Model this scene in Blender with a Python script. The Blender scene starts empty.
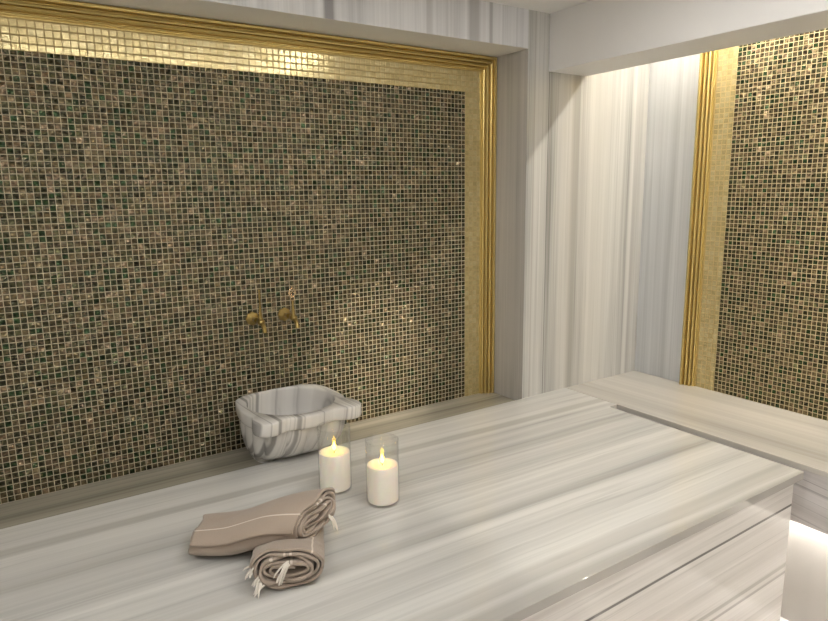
import bpy, bmesh, math, random
from mathutils import Vector, Matrix, noise
random.seed(7)
SC = bpy.context.scene
COL = SC.collection
PI = math.pi

# ------------------------------------------------------------------ materials
class NT:
    def __init__(s, name):
        s.m = bpy.data.materials.new(name); s.m.use_nodes = True
        s.t = s.m.node_tree; s.t.nodes.clear()
        s.out = s.n('ShaderNodeOutputMaterial')
    def n(s, kind, **kw):
        nd = s.t.nodes.new(kind)
        for k, v in kw.items(): setattr(nd, k, v)
        return nd
    def l(s, a, b): s.t.links.new(a, b)
    def put(s, sock, v):
        if isinstance(v, bpy.types.NodeSocket): s.l(v, sock)
        else: sock.default_value = v
    def math(s, op, a, b=0.0, c=None, clamp=False):
        nd = s.n('ShaderNodeMath', operation=op); nd.use_clamp = clamp
        s.put(nd.inputs[0], a); s.put(nd.inputs[1], b)
        if c is not None: s.put(nd.inputs[2], c)
        return nd.outputs[0]
    def vmath(s, op, a, b=(0, 0, 0)):
        nd = s.n('ShaderNodeVectorMath', operation=op)
        s.put(nd.inputs[0], a); s.put(nd.inputs[1], b)
        return nd.outputs[0] if op not in ('DOT_PRODUCT', 'LENGTH') else nd.outputs['Value']
    def comb(s, x, y, z):
        nd = s.n('ShaderNodeCombineXYZ')
        for i, v in enumerate((x, y, z)): s.put(nd.inputs[i], v)
        return nd.outputs[0]
    def obj(s):
        return s.n('ShaderNodeTexCoord').outputs['Object']
    def noise(s, vec, scale=1, detail=2, rough=.5):
        nd = s.n('ShaderNodeTexNoise'); s.put(nd.inputs['Vector'], vec)
        nd.inputs['Scale'].default_value = scale; nd.inputs['Detail'].default_value = detail
        nd.inputs['Roughness'].default_value = rough
        return nd.outputs['Fac']
    def ramp(s, fac, stops, interp='LINEAR'):
        nd = s.n('ShaderNodeValToRGB'); s.put(nd.inputs[0], fac)
        r = nd.color_ramp; r.interpolation = interp
        while len(r.elements) < len(stops): r.elements.new(.5)
        for e, (p, c) in zip(r.elements, stops):
            e.position = p; e.color = (*c, 1)
        return nd.outputs[0]
    def mix(s, fac, a, b, blend='MIX'):
        nd = s.n('ShaderNodeMix', data_type='RGBA', blend_type=blend)
        s.put(nd.inputs[0], fac); s.put(nd.inputs[6], a); s.put(nd.inputs[7], b)
        return nd.outputs[2]
    def bsdf(s, **kw):
        p = s.n('ShaderNodeBsdfPrincipled')
        for k, v in kw.items(): s.put(p.inputs[k.replace('_', ' ')], v)
        s.l(p.outputs[0], s.out.inputs[0])
        return p
    def bump(s, h, strength=.3, dist=.001, normal=None):
        nd = s.n('ShaderNodeBump'); s.put(nd.inputs['Height'], h)
        nd.inputs['Strength'].default_value = strength; nd.inputs['Distance'].default_value = dist
        if normal is not None: s.l(normal, nd.inputs['Normal'])
        return nd.outputs[0]

def c4(c): return (*c, 1)

def marble(name, across, along, light, dark, vein, f1=9, seed=0.0, dens=.5, rough=.08, wob=.02, veinamt=.6, spots=None, fine=1.0):
    """banded marble: bands run along 'along', colour varies with distance along 'across'"""
    s = NT(name); o = s.obj()
    a = s.vmath('DOT_PRODUCT', o, tuple(Vector(across).normalized()))
    b = s.vmath('DOT_PRODUCT', o, tuple(Vector(along).normalized()))
    w = s.noise(s.comb(s.math('MULTIPLY', a, 2.0), s.math('MULTIPLY', b, 1.3), seed), 1, 3)
    a2 = s.math('ADD', a, s.math('MULTIPLY', s.math('SUBTRACT', w, .5), wob))
    bl = s.math('MULTIPLY', b, .35)
    n1 = s.noise(s.comb(s.math('MULTIPLY', a2, f1), bl, seed + 3.1), 1, 2, .55)
    n2 = s.noise(s.comb(s.math('MULTIPLY', a2, f1 * 4.3), bl, seed + 9.7), 1, 3, .6)
    n3 = s.noise(s.comb(s.math('MULTIPLY', a2, f1 * 15), s.math('MULTIPLY', b, .8), seed + 5.3), 1, 2, .6)
    t = s.math('ADD', s.math('MULTIPLY', n1, .60 - .1 * fine), s.math('ADD', s.math('MULTIPLY', n2, .32), s.math('MULTIPLY', n3, .08 + .1 * fine)))
    col = s.ramp(t, [(.36, dark), (.36 + .16 * dens + .04, tuple((x + y) / 2 for x, y in zip(light, dark))), (.62, light)])
    # fine dark veins
    nv = s.noise(s.comb(s.math('MULTIPLY', a2, f1 * 1.7), s.math('MULTIPLY', b, .22), seed + 21.7), 1, 3, .5)
    v = s.math('SUBTRACT', 1, s.math('MULTIPLY', s.math('ABSOLUTE', s.math('SUBTRACT', nv, .5)), 45, clamp=True), clamp=True)
    brk = s.noise(s.comb(s.math('MULTIPLY', a, 30), s.math('MULTIPLY', b, 4), seed), 1, 2)
    v = s.math('MULTIPLY', v, s.math('MULTIPLY', s.math('SUBTRACT', brk, .25, clamp=True), veinamt * 2, clamp=True), clamp=True)
    col = s.mix(v, col, c4(vein))
    if spots:
        for (pos, wid, cc, amt) in spots:   # single strong bands of the stone
            m = s.math('SUBTRACT', 1, s.math('MULTIPLY', s.math('ABSOLUTE', s.math('SUBTRACT', a2, pos)), 1 / wid, clamp=True), clamp=True)
            m = s.math('MULTIPLY', s.math('MULTIPLY', m, 2, clamp=True), amt)
            col = s.mix(m, col, c4(cc))
    g = s.noise(o, 160, 2)
    rg = s.math('ADD', rough, s.math('MULTIPLY', g, .03))
    s.bsdf(Base_Color=col, Roughness=rg, IOR=1.56)
    return s.m

def mosaic(name, axis, o1, oz, pitch, cols, grout, gw=.06, rough=.28, metal=.55, tilt=.16, wav=.5, wander=.10):
    """square glass tiles; axis = 0 (x) or 1 (y) for the horizontal count, z upwards"""
    s = NT(name); o = s.obj()
    sp = s.n('ShaderNodeSeparateXYZ'); s.l(o, sp.inputs[0])
    u = s.math('DIVIDE', s.math('SUBTRACT', sp.outputs[axis], o1), pitch)
    v = s.math('DIVIDE', s.math('SUBTRACT', sp.outputs[2], oz), pitch)
    # small wander of the hand laid sheets
    u = s.math('ADD', u, s.math('MULTIPLY', s.math('SUBTRACT', s.noise(s.comb(s.math('FLOOR', v), s.math('MULTIPLY', u, .08), 0), 1.0, 0), .5), wander))
    fu = s.math('FLOOR', u); fv = s.math('FLOOR', v)
    cu = s.math('FRACT', u); cv = s.math('FRACT', v)
    cell = s.comb(fu, fv, 0)
    wn = s.n('ShaderNodeTexWhiteNoise', noise_dimensions='3D'); s.l(cell, wn.inputs['Vector'])
    wn2 = s.n('ShaderNodeTexWhiteNoise', noise_dimensions='3D'); s.l(s.vmath('ADD', cell, (7.3, 2.1, 5.5)), wn2.inputs['Vector'])
    # distance to the tile border
    du = s.math('MINIMUM', cu, s.math('SUBTRACT', 1, cu)); dv = s.math('MINIMUM', cv, s.math('SUBTRACT', 1, cv))
    d = s.math('MINIMUM', du, dv)
    mask = s.math('MULTIPLY', s.math('SUBTRACT', d, gw), 60, clamp=True)     # 1 on glass
    base = s.ramp(wn.outputs['Value'], cols, 'CONSTANT' if len(cols) > 3 else 'LINEAR')
    st = s.comb(s.math('MULTIPLY', u, 1.0), s.math('MULTIPLY', v, 1.5), s.math('MULTIPLY', wn.outputs['Value'], 40))
    nz = s.noise(st, 1.0, 3, .6)
    br = s.math('MAXIMUM', .12, s.math('ADD', -1.0, s.math('MULTIPLY', nz, 3.9)) if len(cols) > 3 else s.math('ADD', .6, s.math('MULTIPLY', nz, .8)))
    brn = s.comb(br, br, br)
    base = s.mix(1.0, base, brn, 'MULTIPLY')
    fl = s.noise(s.vmath('ADD', st, (11.0, 4.0, 2.0)), 1.1, 3, .65)
    base = s.mix(s.math('MULTIPLY', s.math('SUBTRACT', fl, .56, clamp=True), 5.5, clamp=True), base, (.40, .28, .19, 1) if len(cols) > 3 else base)
    col = s.mix(mask, c4(grout), base)
    # every tile leans its own way and its face is a little wavy
    geo = s.n('ShaderNodeNewGeometry')
    r = s.vmath('MULTIPLY', s.vmath('SUBTRACT', wn2.outputs['Color'], (.5, .5, .5)), (tilt, tilt, tilt))
    wv = s.n('ShaderNodeTexNoise'); s.l(st, wv.inputs['Vector']); wv.inputs['Scale'].default_value = .9
    r2 = s.vmath('MULTIPLY', s.vmath('SUBTRACT', wv.outputs['Color'], (.5, .5, .5)), (wav, wav, wav))
    nn = s.vmath('ADD', geo.outputs['Normal'], s.vmath('MULTIPLY', s.vmath('ADD', r, r2), s.comb(mask, mask, mask)))
    nn = s.vmath('NORMALIZE', nn)
    bh = s.math('MULTIPLY', s.math('SUBTRACT', d, gw * .6), 12, clamp=True)
    nb = s.bump(bh, .35, .0012, nn)
    s.bsdf(Base_Color=col, Metallic=s.math('MULTIPLY', mask, metal), Roughness=s.math('SUBTRACT', .75, s.math('MULTIPLY', mask, .75 - rough)), Normal=nb)
    return s.m

def plain(name, col, rough=.5, metal=0.0, bumpsc=0, bs=.1, **kw):
    s = NT(name); o = s.obj()
    n = s.noise(o, 14, 3)
    cc = s.mix(s.math('MULTIPLY', n, .12), c4(col), c4(tuple(x * .8 for x in col)))
    p = s.bsdf(Base_Color=cc, Roughness=rough, Metallic=metal, **kw)
    if bumpsc: s.l(s.bump(s.noise(o, bumpsc, 3), bs, .001), p.inputs['Normal'])
    return s.m

def emit(name, col, st):
    s = NT(name); e = s.n('ShaderNodeEmission'); e.inputs[0].default_value = c4(col); e.inputs[1].default_value = st
    s.l(e.outputs[0], s.out.inputs[0]); return s.m

LIGHT = (.70, .675, .625); DARK = (.36, .34, .31); VEIN = (.17, .16, .15)
sa = math.radians(-5.0)
M = {}
M['slab'] = marble('banded_marble_slab', (.03, 1, 0), (1, -.03, 0), (.69, .68, .65), (.35, .345, .335), (.30, .29, .28), f1=8, seed=2.4, dens=.2, rough=.02, wob=.03, veinamt=.35, fine=.1,
    spots=[(1.075, .05, (.38, .36, .33), .75), (1.16, .04, (.42, .40, .37), .5), (2.06, .03, (.42, .40, .37), .6), (1.47, .02, (.44, .42, .39), .5), (1.85, .022, (.46, .44, .41), .5)])
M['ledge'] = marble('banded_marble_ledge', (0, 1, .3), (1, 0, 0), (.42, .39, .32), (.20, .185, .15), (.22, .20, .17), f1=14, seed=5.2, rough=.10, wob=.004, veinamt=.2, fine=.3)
M['bench'] = marble('banded_marble_bench', (1, .04, 0), (.04, -1, 0), (.62, .59, .54), (.43, .405, .37), (.36, .33, .30), f1=7, seed=8.1, dens=.2, fine=0, rough=.07, wob=.012, veinamt=.25)
M['fascia'] = marble('banded_marble_fascia', (0, -.12, 1), (0, 1, .12), (.70, .67, .66), (.50, .47, .46), (.16, .15, .15), f1=12, seed=1.1, rough=.08, wob=.01, veinamt=.9)
M['front'] = marble('banded_marble_front', (-.02, 0, 1), (1, 0, .02), (.80, .775, .75), (.55, .525, .50), (.10, .095, .09), f1=11, seed=3.9, rough=.05, wob=.008, veinamt=.3, spots=[(-.158, .006, (.10, .095, .09), .9), (-.39, .01, (.35, .33, .31), .6), (-.42, .007, (.3, .28, .27), .6), (-.07, .012, (.5, .47, .45), .5)])
M['floor'] = marble('banded_marble_floor', (1, .1, 0), (.1, -1, 0), (.82, .79, .76), (.65, .62, .59), (.45, .43, .41), f1=7, seed=6.6, rough=.08, veinamt=.2)
M['upright'] = marble('banded_marble_upright', (1, 0, 0), (0, 0, 1), (.70, .69, .66), (.30, .295, .28), (.22, .21, .20), f1=10, seed=4.4, dens=.25, rough=.2, wob=.004, veinamt=.45,
    spots=[(2.150, .006, (.36, .34, .31), .5), (2.2405, .0025, (.16, .15, .14), .9), (2.255, .006, (.40, .38, .35), .6), (2.42, .035, (.40, .375, .34), .65), (2.37, .05, (.74, .72, .67), .4), (2.60, .10, (.74, .72, .68), .5), (2.85, .02, (.74, .72, .69), .6), (2.885, .02, (.42, .40, .38), .4)])
M['header'] = marble('banded_marble_header', (1, 0, 0), (0, 0, 1), (.84, .84, .86), (.56, .56, .58), (.42, .42, .43), f1=9, seed=7.7, dens=.4, rough=.10, wob=.004, veinamt=.2,
    spots=[(1.128, .028, (.24, .23, .24), .8), (1.80, .04, (.40, .39, .40), .7), (1.853, .012, (.70, .69, .70), .7), (1.89, .012, (.32, .31, .32), .6), (1.57, .02, (.5, .49, .5), .5)])
M['jamb'] = marble('banded_marble_jamb', (0, 1, 0), (0, 0, 1), (.60, .575, .545), (.42, .40, .38), (.30, .29, .28), f1=16, seed=9.3, rough=.10, wob=.003, veinamt=.4)
M['sidewall'] = marble('banded_marble_side', (0, 1, 0), (0, 0, 1), (.68, .69, .70), (.44, .45, .46), (.38, .38, .38), f1=10, seed=12.3, rough=.22, wob=.004, veinamt=.2)
M['basin'] = marble('banded_marble_basin', (1, .10, -.12), (0, 1, .1), (.78, .76, .73), (.50, .485, .47), (.2, .19, .19), f1=6.5, seed=14.4, dens=.2, rough=.16, wob=.09, veinamt=.8, fine=-.6,
    spots=[(.905, .014, (.20, .19, .18), .7), (.985, .010, (.20, .19, .18), .7), (.80, .010, (.24, .23, .22), .7), (1.06, .012, (.25, .24, .23), .7)])
M['paint'] = plain('white_paint', (.82, .80, .78), .55, bumpsc=60, bs=.04)
M['paint_warm'] = plain('warm_white_paint', (.80, .775, .72), .6, bumpsc=60, bs=.04)
M['ceiling'] = plain('ceiling_paint', (.85, .83, .80), .6)
M['gold'] = plain('gilded_moulding', (.68, .52, .20), .24, .7)
M['brass'] = plain('aged_brass', (.36, .26, .09), .28, .9, bumpsc=200, bs=.15)
M['brass_pale'] = plain('worn_pale_brass', (.75, .55, .33), .22, .9)
dk = [(0, (.050, .050, .024)), (.20, (.115, .090, .045)), (.42, (.028, .058, .020)), (.53, (.150, .115, .058)), (.68, (.085, .082, .036)), (.88, (.21, .150, .088)), (.95, (.055, .052, .025))]
M['mosaic_back'] = mosaic('mosaic_dark_back', 0, 1.938, -.023, .0203, dk, (.42, .37, .27), gw=.055, rough=.27, metal=.65, tilt=.40, wav=2.3)
M['mosaic_right'] = mosaic('mosaic_dark_right', 1, 1.762, 0, .0203, dk, (.55, .46, .27), gw=.066, rough=.46, metal=.80, tilt=.55, wav=2.8)
gd = [(0, (.62, .50, .24)), (.5, (.68, .56, .28)), (1, (.75, .64, .35))]
M['gold_back'] = mosaic('mosaic_gold_back', 0, 1.938, 1.453, .0240, gd, (.24, .17, .07), gw=.055, rough=.22, metal=.6, tilt=.02, wav=.03, wander=0)
M['gold_right'] = mosaic('mosaic_gold_right', 1, 1.762, 0, .0240, gd, (.35, .25, .10), gw=.06, rough=.25, metal=.6, tilt=.02, wav=.04, wander=0)

# ------------------------------------------------------------------ mesh helpers
def link(name, bm, mats, parent=None, smooth=None, recalc=True):
    if recalc: bmesh.ops.recalc_face_normals(bm, faces=bm.faces)
    me = bpy.data.meshes.new(name); bm.to_mesh(me); bm.free()
    for m in (mats if isinstance(mats, (list, tuple)) else [mats]): me.materials.append(m)
    if smooth is not None:
        me.polygons.foreach_set('use_smooth', [True] * len(me.polygons))
        me.set_sharp_from_angle(angle=math.radians(smooth))
    o = bpy.data.objects.new(name, me); COL.objects.link(o)
    if parent: o.parent = parent
    return o

def box(bm, x0, x1, y0, y1, z0, z1, mi=0):
    vs = [bm.verts.new((x, y, z)) for x in (x0, x1) for y in (y0, y1) for z in (z0, z1)]
    fs = [(0, 1, 3, 2), (4, 6, 7, 5), (0, 4, 5, 1), (2, 3, 7, 6), (0, 2, 6, 4), (1, 5, 7, 3)]
    r = []
    for f in fs:
        fc = bm.faces.new([vs[i] for i in f]); fc.material_index = mi; r.append(fc)
    return r

def prism(bm, pts, z0, z1):
    a = [bm.verts.new((x, y, z0)) for x, y in pts]; b = [bm.verts.new((x, y, z1)) for x, y in pts]
    n = len(pts)
    bm.faces.new(a[::-1]); bm.faces.new(b)
    for i in range(n): bm.faces.new((a[i], a[(i + 1) % n], b[(i + 1) % n], b[i]))

def bevel(bm, w, seg=2, sel=None):
    es = [e for e in bm.edges if (sel(e) if sel else True)]
    bmesh.ops.bevel(bm, geom=es, offset=w, segments=seg, affect='EDGES', profile=.5)

def lathe(bm, prof, n=40, c=(0, 0), mi=0):
    rings = []
    for r, z in prof:
        if r < 1e-6: rings.append([bm.verts.new((c[0], c[1], z))])
        else: rings.append([bm.verts.new((c[0] + r * math.cos(2 * PI * i / n), c[1] + r * math.sin(2 * PI * i / n), z)) for i in range(n)])
    for a, b in zip(rings, rings[1:]):
        for i in range(n):
            j = (i + 1) % n
            if len(a) == 1 and len(b) == 1: continue
            if len(a) == 1: bm.faces.new((a[0], b[i], b[j]))
            elif len(b) == 1: bm.faces.new((a[i], a[j], b[0]))
            else: bm.faces.new((a[i], a[j], b[j], b[i]))
    return rings

def tube(bm, pts, rad, n=10, caps=True):
    """swept round bar; rad number or list"""
    pts = [Vector(p) for p in pts]; rings = []
    up = None
    for i, p in enumerate(pts):
        t = (pts[min(i + 1, len(pts) - 1)] - pts[max(i - 1, 0)]).normalized()
        if up is None:
            up = Vector((0, 0, 1)) if abs(t.z) < .9 else Vector((1, 0, 0))
        u = t.cross(up).normalized(); up = u.cross(t).normalized(); w = up
        r = rad[i] if isinstance(rad, (list, tuple)) else rad
        rings.append([bm.verts.new(p + u * r * math.cos(2 * PI * k / n) + w * r * math.sin(2 * PI * k / n)) for k in range(n)])
    for a, b in zip(rings, rings[1:]):
        for k in range(n): bm.faces.new((a[k], a[(k + 1) % n], b[(k + 1) % n], b[k]))
    if caps: bm.faces.new(rings[0][::-1]); bm.faces.new(rings[-1])

def struct(name, bm, mats, **k):
    o = link(name, bm, mats, **k); o['kind'] = 'structure'; return o

def thing(name, label, cat, loc=(0, 0, 0), group=None):
    o = bpy.data.objects.new(name, None); COL.objects.link(o); o.location = loc; o.empty_display_size = .05
    o['label'] = label; o['category'] = cat
    if group: o['group'] = group
    return o

def tag(o, label, cat, group=None):
    o['label'] = label; o['category'] = cat
    if group: o['group'] = group
    return o

def local(o):   # child meshes are written in world space: shift them to their thing
    p = o.parent
    if p: o.matrix_parent_inverse = Matrix.Translation(p.location).inverted()
    return o

# ------------------------------------------------------------------ dimensions
YF, YW = 2.235, 2.475        # face of the niche pier, back of the niche
XJ, XR = 2.105, 2.955        # niche jamb, right hand wall
XL, YN = -1.75, -1.7         # unseen left and near walls
ZFL, ZC, ZL = -.70, 1.78, -.023
NL = -1.35                   # left end of the niche
ZH = 1.618                   # underside of niche header
ZCN = 1.86                   # ceiling over the right hand bench
DX, DZ = 1.938, 1.453        # end and top of dark mosaic
GX, GZ = 2.030, 1.550        # end and top of gold mosaic

# ------------------------------------------------------------------ shell
bm = bmesh.new(); box(bm, XL, XR + .1, YN, YW + .1, ZFL - .1, ZFL); struct('floor', bm, M['floor'])
bm = bmesh.new(); box(bm, XL, 2.233, YN, YF, ZC, ZC + .12); struct('ceiling', bm, M['ceiling'])
bm = bmesh.new(); box(bm, 2.482, XR, YN, YF, ZCN, ZCN + .04); struct('ceiling', bm, M['ceiling'])
bm = bmesh.new(); box(bm, XL - .1, XL, YN, YF, ZFL, ZC + .12); struct('wall_left', bm, M['paint_warm'])
bm = bmesh.new(); box(bm, XL, XR, YN - .1, YN, ZFL, ZCN + .12); struct('wall_near', bm, M['paint_warm'])
# dark mosaic in the niche
bm = bmesh.new(); box(bm, NL + .167, DX, YW, YW + .1, ZL, DZ); struct('wall_back', bm, M['mosaic_back'])
bm = bmesh.new()
box(bm, NL + .167, DX, YW, YW + .1, DZ, GZ + .01); box(bm, DX, GX + .01, YW, YW + .1, ZL, GZ + .01); box(bm, NL + .06, NL + .167, YW, YW + .1, ZL, GZ + .01)
struct('trim_1', bm, M['gold_back'])
# pier and short return walls around the niche
bm = bmesh.new(); box(bm, XJ, XR, YF, YW + .1, ZFL, ZCN + .04, 0)
for f in bm.faces:
    if f.calc_center_median().x < XJ + .001: f.material_index = 1
struct('wall_corner', bm, [M['upright'], M['jamb']])
bm = bmesh.new(); box(bm, XL - .1, NL, YF, YW + .1, ZFL, ZC + .12); struct('wall_pier', bm, M['upright'])
# header above the niche
bm = bmesh.new(); box(bm, NL, XJ, YF, YW + .1, ZH, ZC + .12, 0)
for f in bm.faces:
    if f.calc_center_median().z < ZH + .001: f.material_index = 1
struct('wall_header', bm, [M['header'], M['paint_warm']])
# masonry under the niche ledge
bm = bmesh.new(); box(bm, NL, XJ, YF + .003, YW + .1, ZFL, ZL - .031); struct('wall_plinth', bm, M['upright'])
# right hand wall: dark mosaic, gold mosaic, frame, marble beside the frame
bm = bmesh.new(); box(bm, XR, XR + .1, -1.45, 1.762, 0, ZCN); struct('wall_right', bm, M['mosaic_right'])
bm = bmesh.new(); box(bm, XR, XR + .1, 1.762, 1.862, 0, ZCN); struct('trim_2', bm, M['gold_right'])
bm = bmesh.new(); box(bm, XR, XR + .1, 1.862, YF, ZFL, ZCN + .04); box(bm, XR, XR + .1, YN, -1.45, ZFL, ZCN + .04); box(bm, XR, XR + .1, -1.45, 1.862, ZFL, 0)
struct('wall_side', bm, M['sidewall'])
# boxed beam between the room and the bench alcove
bm = bmesh.new(); box(bm, 2.233, 2.482, YN, YF, 1.531, ZCN + .1); bevel(bm, .003, 2); struct('trim_3', bm, M['paint'])

# frame moulding: profile (across 0=outer .. 1=inner, height off wall)
PROF = [(0, 0), (0, .030), (.03, .036), (.10, .040), (.20, .038), (.26, .030), (.27, .020), (.33, .020), (.34, .027), (.38, .033), (.44, .035), (.50, .031), (.53, .024), (.535, .013), (.59, .013),
        (.595, .021), (.63, .026), (.68, .027), (.73, .022), (.75, .016), (.755, .007), (.80, .007), (.805, .013), (.86, .017), (.92, .014), (.94, .009), (.945, .005), (1, .004), (1, 0)]
def frame_bm(path, W, mapf):
    """path: list of (outer corner, inner corner) in wall plane"""
    bm = bmesh.new(); rows = []
    for (o, i) in path:
        rows.append([bm.verts.new(mapf(o[0] + (i[0] - o[0]) * t, o[1] + (i[1] - o[1]) * t, h)) for t, h in PROF])
    for a, b in zip(rows, rows[1:]):
        for k in range(len(PROF) - 1): bm.faces.new((a[k], a[k + 1], b[k + 1], b[k]))
    bm.faces.new(rows[0]); bm.faces.new(rows[-1][::-1])
    return bm
ga, gb = XJ - .001, GX
bm = frame_bm([((ga, ZL), (gb, ZL)), ((ga, ZH - .001), (gb, GZ)), ((NL + .001, ZH - .001), (NL + .07, GZ)), ((NL + .001, ZL), (NL + .07, ZL))], .08, lambda a, b, h: (a, YW - h, b))
struct('trim_4', bm, M['gold'], smooth=28)
bm = frame_bm([((1.932, .0), (1.862, .0)), ((1.932, ZCN), (1.862, ZCN))], .07, lambda a, b, h: (XR - h, a, b))
struct('trim_5', bm, M['gold'], smooth=28)

# ------------------------------------------------------------------ stone furniture
t = thing('marble_platform', 'large polished grey banded marble platform carrying the candles and towels', 'platform', (.5, 1.63, ZFL))
bm = bmesh.new()
pts = [(-1.70, 1.035), (2.345, 1.035), (2.345, 1.905), (2.402, 1.905), (2.402, YF - .001), (XJ, YF - .001), (XJ, 2.226), (-1.70, 2.226)]
prism(bm, pts, -.03, 0); bevel(bm, .002, 2)
local(link('slab', bm, M['slab'], t))
bm = bmesh.new(); box(bm, -1.68, 2.288, 1.0395, 2.2255, ZFL, -.03); bevel(bm, .002, 1)
local(link('base', bm, M['front'], t))

t = thing('marble_bench', 'pale banded marble bench running along the right-hand mosaic wall', 'bench', (2.68, .4, ZFL))
bm = bmesh.new(); box(bm, 2.405, XR - .001, YN + .01, YF - .001, -.022, 0); bevel(bm, .003, 2)
local(link('seat_slab', bm, M['bench'], t))
bm = bmesh.new(); box(bm, 2.408, 2.430, YN + .01, YF - .001, -.233, -.022); bevel(bm, .001, 1)
local(link('fascia', bm, M['fascia'], t))
bm = bmesh.new(); box(bm, 2.50, XR - .001, YN + .01, YF - .001, ZFL, -.022)
local(link('support', bm, M['bench'], t))
bm = bmesh.new(); box(bm, 2.432, 2.442, YN + .1, 2.0, -.20, -.185)
local(link('light_strip', bm, emit('bench_led', (1, .97, .93), 45), t))

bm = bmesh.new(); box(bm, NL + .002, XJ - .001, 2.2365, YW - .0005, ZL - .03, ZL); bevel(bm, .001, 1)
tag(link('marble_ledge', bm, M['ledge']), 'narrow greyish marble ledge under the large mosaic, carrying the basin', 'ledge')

# ------------------------------------------------------------------ carved basin
CX, CY = .935, 2.285
OUT = [(.737, 2.36), (.752, 2.425), (.795, 2.462), (.86, 2.4735), (1.0, 2.4735), (1.06, 2.4735), (1.105, 2.44), (1.127, 2.38), (1.133, 2.30), (1.132, 2.225), (1.119, 2.196),
       (1.136, 2.172), (1.147, 2.145), (1.145, 2.105), (1.128, 2.082), (1.095, 2.074), (1.055, 2.088), (1.036, 2.102), (.986, 2.089), (.939, 2.079), (.885, 2.086), (.836, 2.105), (.822, 2.104), (.803, 2.088), (.775, 2.078),
       (.742, 2.088), (.722, 2.118), (.721, 2.155), (.740, 2.185), (.733, 2.215), (.726, 2.28)]
NB = 160
def ray_out(ang, poly, c):
    d = Vector((math.cos(ang), math.sin(ang))); best = 0
    for i in range(len(poly)):
        a = Vector(poly[i]) - Vector(c); b = Vector(poly[(i + 1) % len(poly)]) - Vector(c); e = b - a
        den = d.x * e.y - d.y * e.x
        if abs(den) < 1e-9: continue
        tt = (a.x * e.y - a.y * e.x) / den; uu = (a.x * d.y - a.y * d.x) / den
        if tt > 0 and -1e-6 <= uu <= 1 + 1e-6: best = max(best, tt)
    return best
ROUT = [ray_out(2 * PI * i / NB, OUT, (CX, CY)) for i in range(NB)]
for _ in range(2): ROUT = [(ROUT[i - 1] + 2 * ROUT[i] + ROUT[(i + 1) % NB]) / 4 for i in range(NB)]
def ring(bm, f, z):
    return [bm.verts.new((*f(2 * PI * i / NB, i), z)) for i in range(NB)]
def skin(bm, rings, close_first=False, close_last=False):
    for a, b in zip(rings, rings[1:]):
        for i in range(NB): bm.faces.new((a[i], a[(i + 1) % NB], b[(i + 1) % NB], b[i]))
    if close_first: bm.faces.new(rings[0][::-1])
    if close_last: bm.faces.new(rings[-1])
def outer(off): return lambda a, i: (CX + (ROUT[i] - off) * math.cos(a), min(CY + (ROUT[i] - off) * math.sin(a), YW - .0015))
def ell(cx, cy, rx, ry): return lambda a, i: (cx + rx * math.cos(a), cy + ry * math.sin(a))
def body(cx, cy, rx, ry, amp):
    def f(a, i):
        sq = (abs(math.cos(a)) ** 3.2 + abs(math.sin(a)) ** 3.2) ** (-1 / 3.2)
        k = 1 - 1.5 * amp * (1 - abs(math.cos(a * 7 + .5)) ** .55)
        return (cx + rx * sq * k * math.cos(a), min(cy + ry * sq * k * math.sin(a), YW - .0015))
    return f
RZ = .203
t = thing('carved_basin', 'carved white and grey veined marble wash basin on the ledge below the brass taps', 'basin', (CX, CY, ZL))
bm = bmesh.new()
icx, icy = .934, 2.296
rings = [ring(bm, ell(icx, icy, .168, .171), RZ - .05), ring(bm, ell(icx, icy, .168, .171), RZ - .010), ring(bm, ell(icx, icy, .170, .173), RZ - .003), ring(bm, ell(icx, icy, .174, .177), RZ),
         ring(bm, outer(.006), RZ), ring(bm, outer(.002), RZ - .002), ring(bm, outer(0), RZ - .007), ring(bm, outer(0), RZ - .036), ring(bm, outer(.001), RZ - .043), ring(bm, outer(.003), RZ - .048), ring(bm, outer(.006), RZ - .050)]
for r in rings[4:]:
    pass
skin(bm, rings + [rings[0]])
local(link('rim', bm, M['basin'], t, smooth=50))
bm = bmesh.new()
rings = [ring(bm, body(CX, 2.294, .176, .179, .0), RZ - .0498), ring(bm, body(CX, 2.288, .180, .184, .02), RZ - .054), ring(bm, body(CX, 2.289, .186, .186, .06), RZ - .07), ring(bm, body(CX, 2.292, .187, .183, .08), .105), ring(bm, body(CX, 2.298, .184, .172, .085), .075),
         ring(bm, body(CX, 2.304, .179, .158, .08), .045), ring(bm, body(CX, 2.316, .172, .134, .06), .020), ring(bm, body(CX, 2.333, .162, .104, .04), .001), ring(bm, body(CX, 2.343, .152, .098, .02), -.008), ring(bm, body(CX, 2.345, .148, .096, 0), ZL + .0005)]
inner = [ring(bm, ell(icx, icy, rx, ry), z) for rx, ry, z in ((.1680, .1710, RZ - .0495), (.166, .169, .12), (.158, .160, .085), (.142, .143, .050), (.11, .11, .025), (.06, .06, .010), (.02, .02, .006))]
skin(bm, inner[::-1] + rings, True, True)
local(link('bowl', bm, M['basin'], t, smooth=60))

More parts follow.
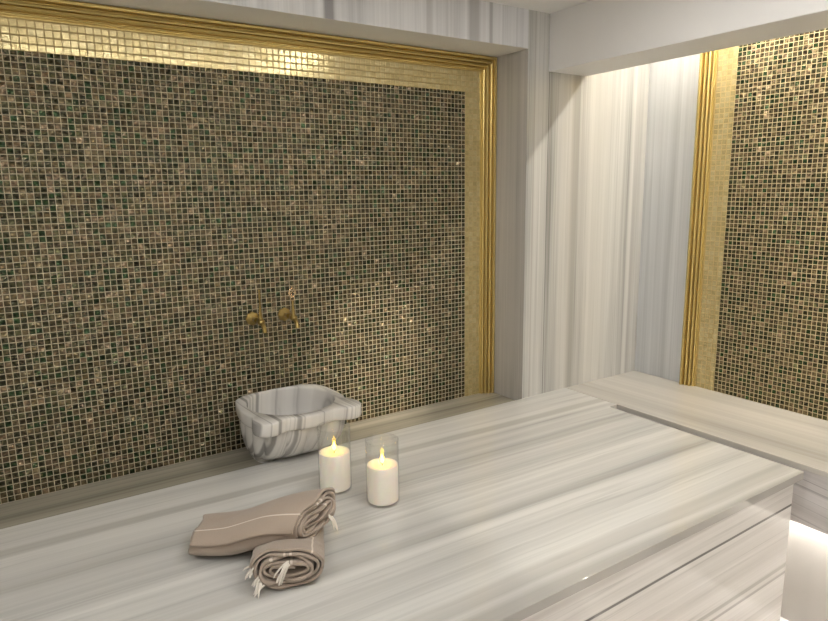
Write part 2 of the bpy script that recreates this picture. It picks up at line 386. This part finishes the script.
# ------------------------------------------------------------------ brass taps
def make_tap(label, x, z, ornament_mat):
    t = thing('brass_tap', label, 'tap', (0, 0, 0), 'wall taps over the basin')
    # rosette: a scalloped disc on the tiles
    bm = bmesh.new(); n = 48; rr = []
    for r, h in ((.027, 0), (.027, .004), (.024, .0075), (.017, .009), (.014, .013), (.010, .016)):
        k = [1 + (.05 if r > .02 else 0) * math.cos(8 * 2 * PI * i / n) for i in range(n)]
        rr.append([bm.verts.new((r * k[i] * math.cos(2 * PI * i / n), -h, r * k[i] * math.sin(2 * PI * i / n))) for i in range(n)])
    for a, b in zip(rr, rr[1:]):
        for i in range(n): bm.faces.new((a[i], a[(i + 1) % n], b[(i + 1) % n], b[i]))
    bm.faces.new(rr[0]); bm.faces.new(rr[-1]); link('rosette', bm, M['brass'], t, smooth=50)
    bm = bmesh.new()
    tube(bm, [(0, -.014, 0), (0, -.045, 0), (0, -.049, 0), (0, -.055, 0), (0, -.060, 0), (0, -.078, 0), (0, -.088, 0), (0, -.103, 0), (0, -.108, 0), (0, -.114, 0)], [.0085, .0085, .012, .012, .009, .009, .013, .0145, .012, .006], 18)
    link('valve_body', bm, M['brass'], t, smooth=50)
    bm = bmesh.new()
    tube(bm, [(0, -.100, -.002), (0, -.112, -.006), (0, -.123, -.013), (0, -.131, -.024), (0, -.133, -.036)], [.0095, .009, .0085, .008, .009], 16)
    link('spout', bm, M['brass'], t, smooth=50)
    bm = bmesh.new()
    tube(bm, [(0, -.095, .006), (0, -.095, .014), (0, -.095, .017), (0, -.095, .030), (0, -.095, .046), (0, -.095, .052), (0, -.095, .069)], [.0095, .0095, .0075, .0065, .005, .0042, .0035], 14)
    link('stem', bm, M['brass'], t, smooth=50)
    # pierced key on top: two loops, cross bars and a finial
    bm = bmesh.new(); yk = -.095
    def loop(pts, r=.0022):
        tube(bm, [(a, yk, b + .007) for a, b in pts], r, 8)
    loop([(0, .060), (-.007, .066), (-.009, .072), (-.003, .077), (.0, .078), (.003, .077), (.009, .072), (.007, .066), (0, .060)])
    loop([(0, .077), (-.011, .084), (-.015, .093), (-.012, .102), (-.005, .108), (0, .116), (.005, .108), (.012, .102), (.015, .093), (.011, .084), (0, .077)], .0026)
    loop([(-.014, .093), (-.005, .094), (0, .100), (.005, .094), (.014, .093)], .002)
    loop([(0, .078), (-.004, .086), (0, .094), (.004, .086), (0, .078)], .002)
    bmesh.ops.create_uvsphere(bm, u_segments=12, v_segments=8, radius=.004, matrix=Matrix.Translation((0, yk, .124)))
    link('handle', bm, ornament_mat, t, smooth=60)
    t.location = (x, YW - .0005, z)
    return t
a = make_tap('left brass wall tap, upright handle seen nearly edge-on, duller brass', .860, .509, M['brass'])
for ch in a.children:
    if ch.name.startswith('handle'): ch.rotation_euler.z = 0
h = [c for c in a.children if c.name.startswith('handle')][0]
h.matrix_parent_inverse = Matrix.Identity(4)
h.location = (0, -.095, 0); h.rotation_euler = (0, 0, math.radians(62))
for v in h.data.vertices: v.co.y += .095
a['label'] = 'left of the two brass wall taps, its pierced handle turned edge-on and dull'
b = make_tap('right of the two brass wall taps, its pale pierced handle facing the room', .1, .1, M['brass_pale'])
b.location = (.995, YW - .0005, .511)

# ------------------------------------------------------------------ candles
def glass_mat():
    s = NT('clear_glass')
    tr = s.n('ShaderNodeBsdfTransparent'); tr.inputs[0].default_value = (.975, .98, .98, 1)
    gl = s.n('ShaderNodeBsdfGlossy'); gl.inputs['Roughness'].default_value = .02
    lw = s.n('ShaderNodeLayerWeight'); lw.inputs['Blend'].default_value = .5
    ff = s.math('ADD', .06, s.math('MULTIPLY', s.math('POWER', lw.outputs['Facing'], 4.0), .45))
    mx = s.n('ShaderNodeMixShader'); s.l(ff, mx.inputs[0]); s.l(tr.outputs[0], mx.inputs[1]); s.l(gl.outputs[0], mx.inputs[2])
    s.l(mx.outputs[0], s.out.inputs[0]); return s.m
M['glass'] = glass_mat()
def wax_mat():
    s = NT('ivory_wax')
    s.bsdf(Base_Color=(.90, .86, .78, 1), Roughness=.45, Emission_Color=(1, .78, .58, 1), Emission_Strength=.10, Subsurface_Weight=.6, Subsurface_Radius=(.03, .015, .006), Subsurface_Scale=.6)  # emission puts the glow of light inside the candle into the wax
    return s.m
M['wax'] = wax_mat()
M['flame'] = emit('flame_lamp', (1, .60, .04), 15)
M['wick'] = plain('black_wick', (.03, .025, .02), .8)
def candle(label, x, y, r, hw, hg):
    t = thing('glass_candle', label, 'candle', (x, y, 0), 'lit candles in glass cylinders')
    bm = bmesh.new(); e = .0025
    lathe(bm, [(0, .0005), (r - .004, .0005), (r - .001, .002), (r, .006), (r, hg - .001), (r - .001, hg), (r - e + .0005, hg), (r - e, hg - .001), (r - e, .006), (0, .006)], 64)
    link('glass_cylinder', bm, M['glass'], t, smooth=50)
    bm = bmesh.new(); w = r - e - .0012
    lathe(bm, [(0, .0065), (w - .004, .0065), (w - .001, .009), (w, .013), (w, hw - .004), (w - .001, hw - .001), (w - .004, hw), (w * .8, hw - .0015), (w * .5, hw - .004), (w * .2, hw - .006), (0, hw - .0065)], 64)
    wx = link('wax', bm, M['wax'], t, smooth=50)
    bm = bmesh.new(); tube(bm, [(.0, 0, hw - .008), (.0005, 0, hw + .002), (.001, 0, hw + .007)], .0012, 8); link('wick', bm, M['wick'], wx, smooth=50)
    bm = bmesh.new()
    lathe(bm, [(0, hw + .003), (.0035, hw + .005), (.0062, hw + .010), (.0066, hw + .015), (.0055, hw + .021), (.0036, hw + .027), (.0016, hw + .033), (0, hw + .037)], 20)
    link('flame', bm, M['flame'], t, smooth=60)
    return t
candle('lit ivory pillar candle in clear glass, the one farther back, in front of the basin', .912, 1.882, .0560, .136, .226)
candle('lit ivory pillar candle in clear glass, the one nearer the front right', .998, 1.708, .0545, .131, .216)

# ------------------------------------------------------------------ rolled towels
def towel_mat(stripes):
    s = NT('beige_cotton')
    uv = s.n('ShaderNodeUVMap').outputs[0]
    sp = s.n('ShaderNodeSeparateXYZ'); s.l(uv, sp.inputs[0])
    u, v = sp.outputs[0], sp.outputs[1]       # metres along the sheet, metres along the roll
    w1 = s.n('ShaderNodeTexWave', wave_type='BANDS', bands_direction='X'); s.l(uv, w1.inputs[0]); w1.inputs['Scale'].default_value = 90
    w2 = s.n('ShaderNodeTexWave', wave_type='BANDS', bands_direction='Y'); s.l(uv, w2.inputs[0]); w2.inputs['Scale'].default_value = 90
    nz = s.noise(s.vmath('MULTIPLY', uv, (900, 300, 1)), 1, 3, .7)
    big = s.noise(s.vmath('MULTIPLY', uv, (14, 14, 1)), 1, 3)
    c = s.mix(nz, (.27, .21, .165, 1), (.47, .38, .305, 1))
    c = s.mix(s.math('MULTIPLY', big, .35), c, (.50, .41, .34, 1))
    for u0, wd in stripes:
        m = s.math('LESS_THAN', s.math('ABSOLUTE', s.math('SUBTRACT', u, u0)), wd)
        c = s.mix(s.math('MULTIPLY', m, .85), c, (.74, .66, .58, 1))
    hgt = s.math('ADD', s.math('MULTIPLY', s.math('ADD', w1.outputs['Fac'], w2.outputs['Fac']), .25), nz)
    s.bsdf(Base_Color=c, Roughness=.9, Normal=s.bump(hgt, .35, .0015), Sheen_Weight=.25, Sheen_Roughness=.5)
    return s.m
M['fringe'] = plain('cream_cotton_thread', (.80, .74, .66), .9)

def roll(name, label, stations, turns, hw, hh, pitch, thick, start, hand, stripes, fringe, seed, sq=2.4):
    """stations: list of (centre, width dir, up dir, scale_w, scale_h); spiral sheet swept through them"""
    rnd = random.Random(seed)
    pts = []; n = int(turns * 64); s_len = 0; last = None
    for i in range(n + 1):
        th = start + hand * 2 * PI * turns * i / n
        k = i / 64 * pitch
        a = max(hw - k, .006 + .35 * max(0, hw - k)); b = max(hh - k * .86, .005)
        ca, sa_ = math.cos(th), math.sin(th)
        e = (abs(ca) ** sq + abs(sa_) ** sq) ** (-1 / sq)
        # soft buckles in the inner layers
        wv = 0 if i < 40 else .0022 * math.sin(th * 3 + i * .045 + seed) * min(1, (i - 40) / 60)
        x = (a + wv) * e * ca; y = (b + wv) * e * sa_
        if last: s_len += math.hypot(x - last[0], y - last[1])
        last = (x, y); pts.append((x, y, s_len))
    bm = bmesh.new(); uvl = bm.loops.layers.uv.new('UVMap')
    # resample stations
    m = 34; rows = []
    def st(t):
        f = t * (len(stations) - 1); i = min(int(f), len(stations) - 2); g = f - i
        A, B = stations[i], stations[i + 1]
        Q, R_ = stations[max(i - 1, 0)], stations[min(i + 2, len(stations) - 1)]
        def cr(q, a, b, r): return a + (b - q) * (g * .5) + (q * 2 - a * 5 + b * 4 - r) * (g * g * .5) + (a * 3 - q - b * 3 + r) * (g ** 3 * .5)
        return [cr(Vector(Q[j]), Vector(A[j]), Vector(B[j]), Vector(R_[j])) for j in range(3)] + [cr(Q[j], A[j], B[j], R_[j]) for j in (3, 4)]
    L = sum((Vector(stations[i + 1][0]) - Vector(stations[i][0])).length for i in range(len(stations) - 1))
    for r in range(m + 1):
        t = r / m; c, w, u, sw, sh = st(t); w = w.normalized(); ax = None
        u = (u - w * u.dot(w)).normalized(); ax = w.cross(u)
        row = []
        for i, (x, y, sl) in enumerate(pts):
            e = min(t, 1 - t) * L                                     # distance to an end
            edge = math.exp(-e / .02)
            off = .006 * math.sin(sl * 31 + seed) * edge + .004 * math.sin(sl * 77 + seed * 2) * edge
            nzv = noise.noise(Vector((x * 22, y * 22, t * 6 + seed))) * .0035
            nx, ny = (x / (abs(x) + abs(y) + 1e-6), y / (abs(x) + abs(y) + 1e-6))
            lay = i / len(pts)
            p = c + w * (x * sw + nx * nzv) + u * (y * sh + ny * nzv) + ax * (off + lay * (-.010 if t > .5 else .010) * edge)
            row.append(bm.verts.new(p))
        rows.append(row)
    for r in range(m):
        for i in range(len(pts) - 1):
            f = bm.faces.new((rows[r][i], rows[r][i + 1], rows[r + 1][i + 1], rows[r + 1][i]))
            for lp, (rr, ii) in zip(f.loops, ((r, i), (r, i + 1), (r + 1, i + 1), (r + 1, i))):
                lp[uvl].uv = (pts[ii][2], rr / m * L)
    t_ = thing(name, label, 'towel', tuple(Vector(stations[0][0]) * Vector((1, 1, 0)) if False else (stations[0][0][0], stations[0][0][1], 0)), 'rolled beige towels')
    o = link('cloth', bm, towel_mat(stripes), t_, smooth=80, recalc=False)
    sd = o.modifiers.new('thickness', 'SOLIDIFY'); sd.thickness = thick; sd.offset = -hand
    sd.use_rim = True
    local(o)
    # knotted fringe hanging off the sheet
    bm = bmesh.new()
    for (base, dirs, cnt, ln) in fringe:
        for k in range(cnt):
            p = Vector(base) + Vector((rnd.uniform(-1, 1), rnd.uniform(-1, 1), rnd.uniform(-1, 1))) * .006
            d = (Vector(dirs) + Vector((rnd.uniform(-.3, .3), rnd.uniform(-.3, .3), rnd.uniform(-.25, .25)))).normalized()
            q = [p.copy()]
            for j in range(5):
                d = (d + Vector((rnd.uniform(-.15, .15), rnd.uniform(-.15, .15), -.22))).normalized()
                p = p + d * ln / 5
                if p.z < .003: p.z = .003
                q.append(p.copy())
            tube(bm, q, [.0022, .0028, .0024, .0022, .0022, .0012], 6)
    if fringe: local(link('fringe', bm, M['fringe'], t_, smooth=60))
    return t_

Z = Vector((0, 0, 1))
# lower towel: spiral end faces the camera
ax2 = Vector((.43, .90, 0)).normalized(); w2 = Vector((ax2.y, -ax2.x, 0))
f0 = Vector((.553, 1.437, 0))
def s2(d, zc, sw, sh): 
    return (f0 + ax2 * d + Z * zc, w2, Z, sw, sh)
roll('rolled_towel', 'lower rolled beige towel, layered end and white fringe facing the viewer', [s2(0, .057, 1, 1), s2(.07, .048, 1.0, .78), s2(.14, .035, 1.0, .53), s2(.31, .029, .98, .43)],
     4.3, .091, .052, .0125, .0075, PI * .95, -1, [(.170, .0022), (.52, .003), (.535, .003), (.83, .004), (1.15, .003)],
     [((.485, 1.485, .060), (-.95, -.25, .2), 7, .035), ((.490, 1.47, .040), (-.95, -.2, .1), 6, .03), ((.545, 1.415, .088), (-.80, .02, -.5), 8, .055), ((.49, 1.455, .03), (-.7, -.2, -.2), 5, .035)], 3)
# upper towel: lies across the lower one
def s1(c, a, sw, sh, tilt=0):
    a = Vector(a).normalized(); w = a.cross(Z).normalized(); u = w.cross(a).normalized()
    if tilt:
        w, u = w * math.cos(tilt) + u * math.sin(tilt), u * math.cos(tilt) - w * math.sin(tilt)
    return (Vector(c), w, u, sw, sh)
a1 = (.60, -.74, .30)
def e1(c, w, u, sw, sh): return (Vector(c), Vector(w).normalized(), Vector(u).normalized(), sw, sh)
roll('rolled_towel', 'upper rolled beige towel with a thin pale stripe, lying across the other roll',
     [e1((.426, 1.772, .037), (-.52, -.85, 0), (-.05, -.1, 1), .98, .70), e1((.512, 1.695, .052), (-.66, -.73, -.02), (-.2, .2, 1), 1.02, .85), e1((.605, 1.612, .096), (-.80, -.58, -.12), (-.25, .3, 1), 1.06, .90), e1((.688, 1.545, .117), (-.90, -.34, -.33), (-.3, -.1, .9), 1.06, .98)],
     4.2, .088, .048, .0125, .0075, PI * .1, 1, [(.050, .002), (.50, .003), (.515, .003), (.82, .004), (1.1, .003)],
     [((.722, 1.528, .112), (.35, -.45, -.5), 6, .04)], 8)

# ------------------------------------------------------------------ lamps of the room, plus an added light line and spotlights
def led(name, label, x0, x1, y0, y1, z, mat):
    t = thing(name, label, 'light', ((x0 + x1) / 2, (y0 + y1) / 2, z), 'slim ceiling light lines')
    bm = bmesh.new(); box(bm, x0 - .004, x1 + .004, y0 - .004, y1 + .004, z - .006, z); local(link('profile', bm, M['paint'], t))
    bm = bmesh.new(); box(bm, x0, x1, y0, y1, z - .0075, z - .0058); local(link('diffuser', bm, mat, t))
M['led'] = emit('ceiling_led', (1, .985, .955), 50)
M['led_alcove'] = emit('alcove_led', (1, .935, .82), 75)
g = .012
led('ceiling_light', 'slim ceiling light line crossing the room in front of the platform edge', -.90, 1.62 + g, .68, .68 + 2 * g, ZC, M['led'])
led('ceiling_light', 'added slim ceiling light line over the open floor, away from the platform', -.90, 1.62 + g, -.62, -.62 + 2 * g, ZC, M['led'])  # unseen line, added to brighten the platform front
led('ceiling_light', 'slim ceiling light line nearest the boxed beam', 1.62 - g, 1.62 + g, .70 + g, 1.60, ZC, M['led'])
led('ceiling_light', 'slim ceiling light line over the left end of the platform', -.90, -.90 + 2 * g, .71, 1.60, ZC, M['led'])
led('ceiling_light', 'slim warm light line over the bench behind the boxed beam', 2.76, 2.78, -1.2, 2.10, ZCN, M['led_alcove'])

def spot(label, x, y, z, target, watts, size, colour):
    t = thing('added_spotlight', label, 'light', (x, y, z))
    bm = bmesh.new(); lathe(bm, [(.030, -.0005), (.030, -.004), (.024, -.005), (.022, -.0005)], 32); link('bezel', bm, M['paint'], t, smooth=50)
    L = bpy.data.lights.new('lamp', 'SPOT'); L.energy = watts; L.spot_size = math.radians(size); L.spot_blend = 1; L.shadow_soft_size = .02; L.color = colour
    o = bpy.data.objects.new('lamp', L); COL.objects.link(o); o.parent = t; o.location = (0, 0, -.03)
    o.rotation_euler = (Vector(target) - Vector((x, y, z - .03))).to_track_quat('-Z', 'Y').to_euler()
spot('added small round ceiling spotlight aimed at the tiles right of the basin', 1.56, .95, ZC, (1.42, 2.475, .22), 95, 21, (1, .88, .70))  # unseen lamp, added to make the warm patch beside the basin
spot('added small round spotlight in the alcove ceiling aimed low at the right-hand mosaic', 2.60, .95, ZCN, (2.955, 1.30, .30), 26, 28, (1, .86, .66))  # added out of view for the low warm patch on the mosaic
spot('added small round spotlight in the alcove ceiling washing the top of the right-hand mosaic', 2.72, 1.22, ZCN, (2.955, 1.10, 1.55), 48, 75, (1, .87, .48))  # added out of view for the golden glow on the upper tiles

w = bpy.data.worlds.new('World'); SC.world = w; w.use_nodes = True
w.node_tree.nodes['Background'].inputs[0].default_value = (.75, .78, .85, 1)
w.node_tree.nodes['Background'].inputs[1].default_value = .0

# ------------------------------------------------------------------ camera
cam = bpy.data.cameras.new('camera'); co = bpy.data.objects.new('camera', cam); COL.objects.link(co)
F, yaw, pit, rol = 645.2582590801106, .5843753854679088, -.18201655699570388, -.013423449516007855
fw = Vector((math.sin(yaw) * math.cos(pit), math.cos(yaw) * math.cos(pit), math.sin(pit)))
rt = Vector((math.cos(yaw), -math.sin(yaw), 0)); up = rt.cross(fw)
r2 = rt * math.cos(rol) + up * math.sin(rol); u2 = up * math.cos(rol) - rt * math.sin(rol)
co.matrix_world = Matrix(((r2.x, u2.x, -fw.x, 0), (r2.y, u2.y, -fw.y, 0), (r2.z, u2.z, -fw.z, 1.0), (0, 0, 0, 1)))
cam.sensor_width = 36; cam.sensor_fit = 'HORIZONTAL'; cam.lens = F / 828 * 36; cam.clip_start = .01
SC.camera = co
vs = SC.view_settings
vs.view_transform = 'Standard'; vs.look = 'None'; vs.gamma = 1; vs.use_curve_mapping = False; vs.exposure = 0.78
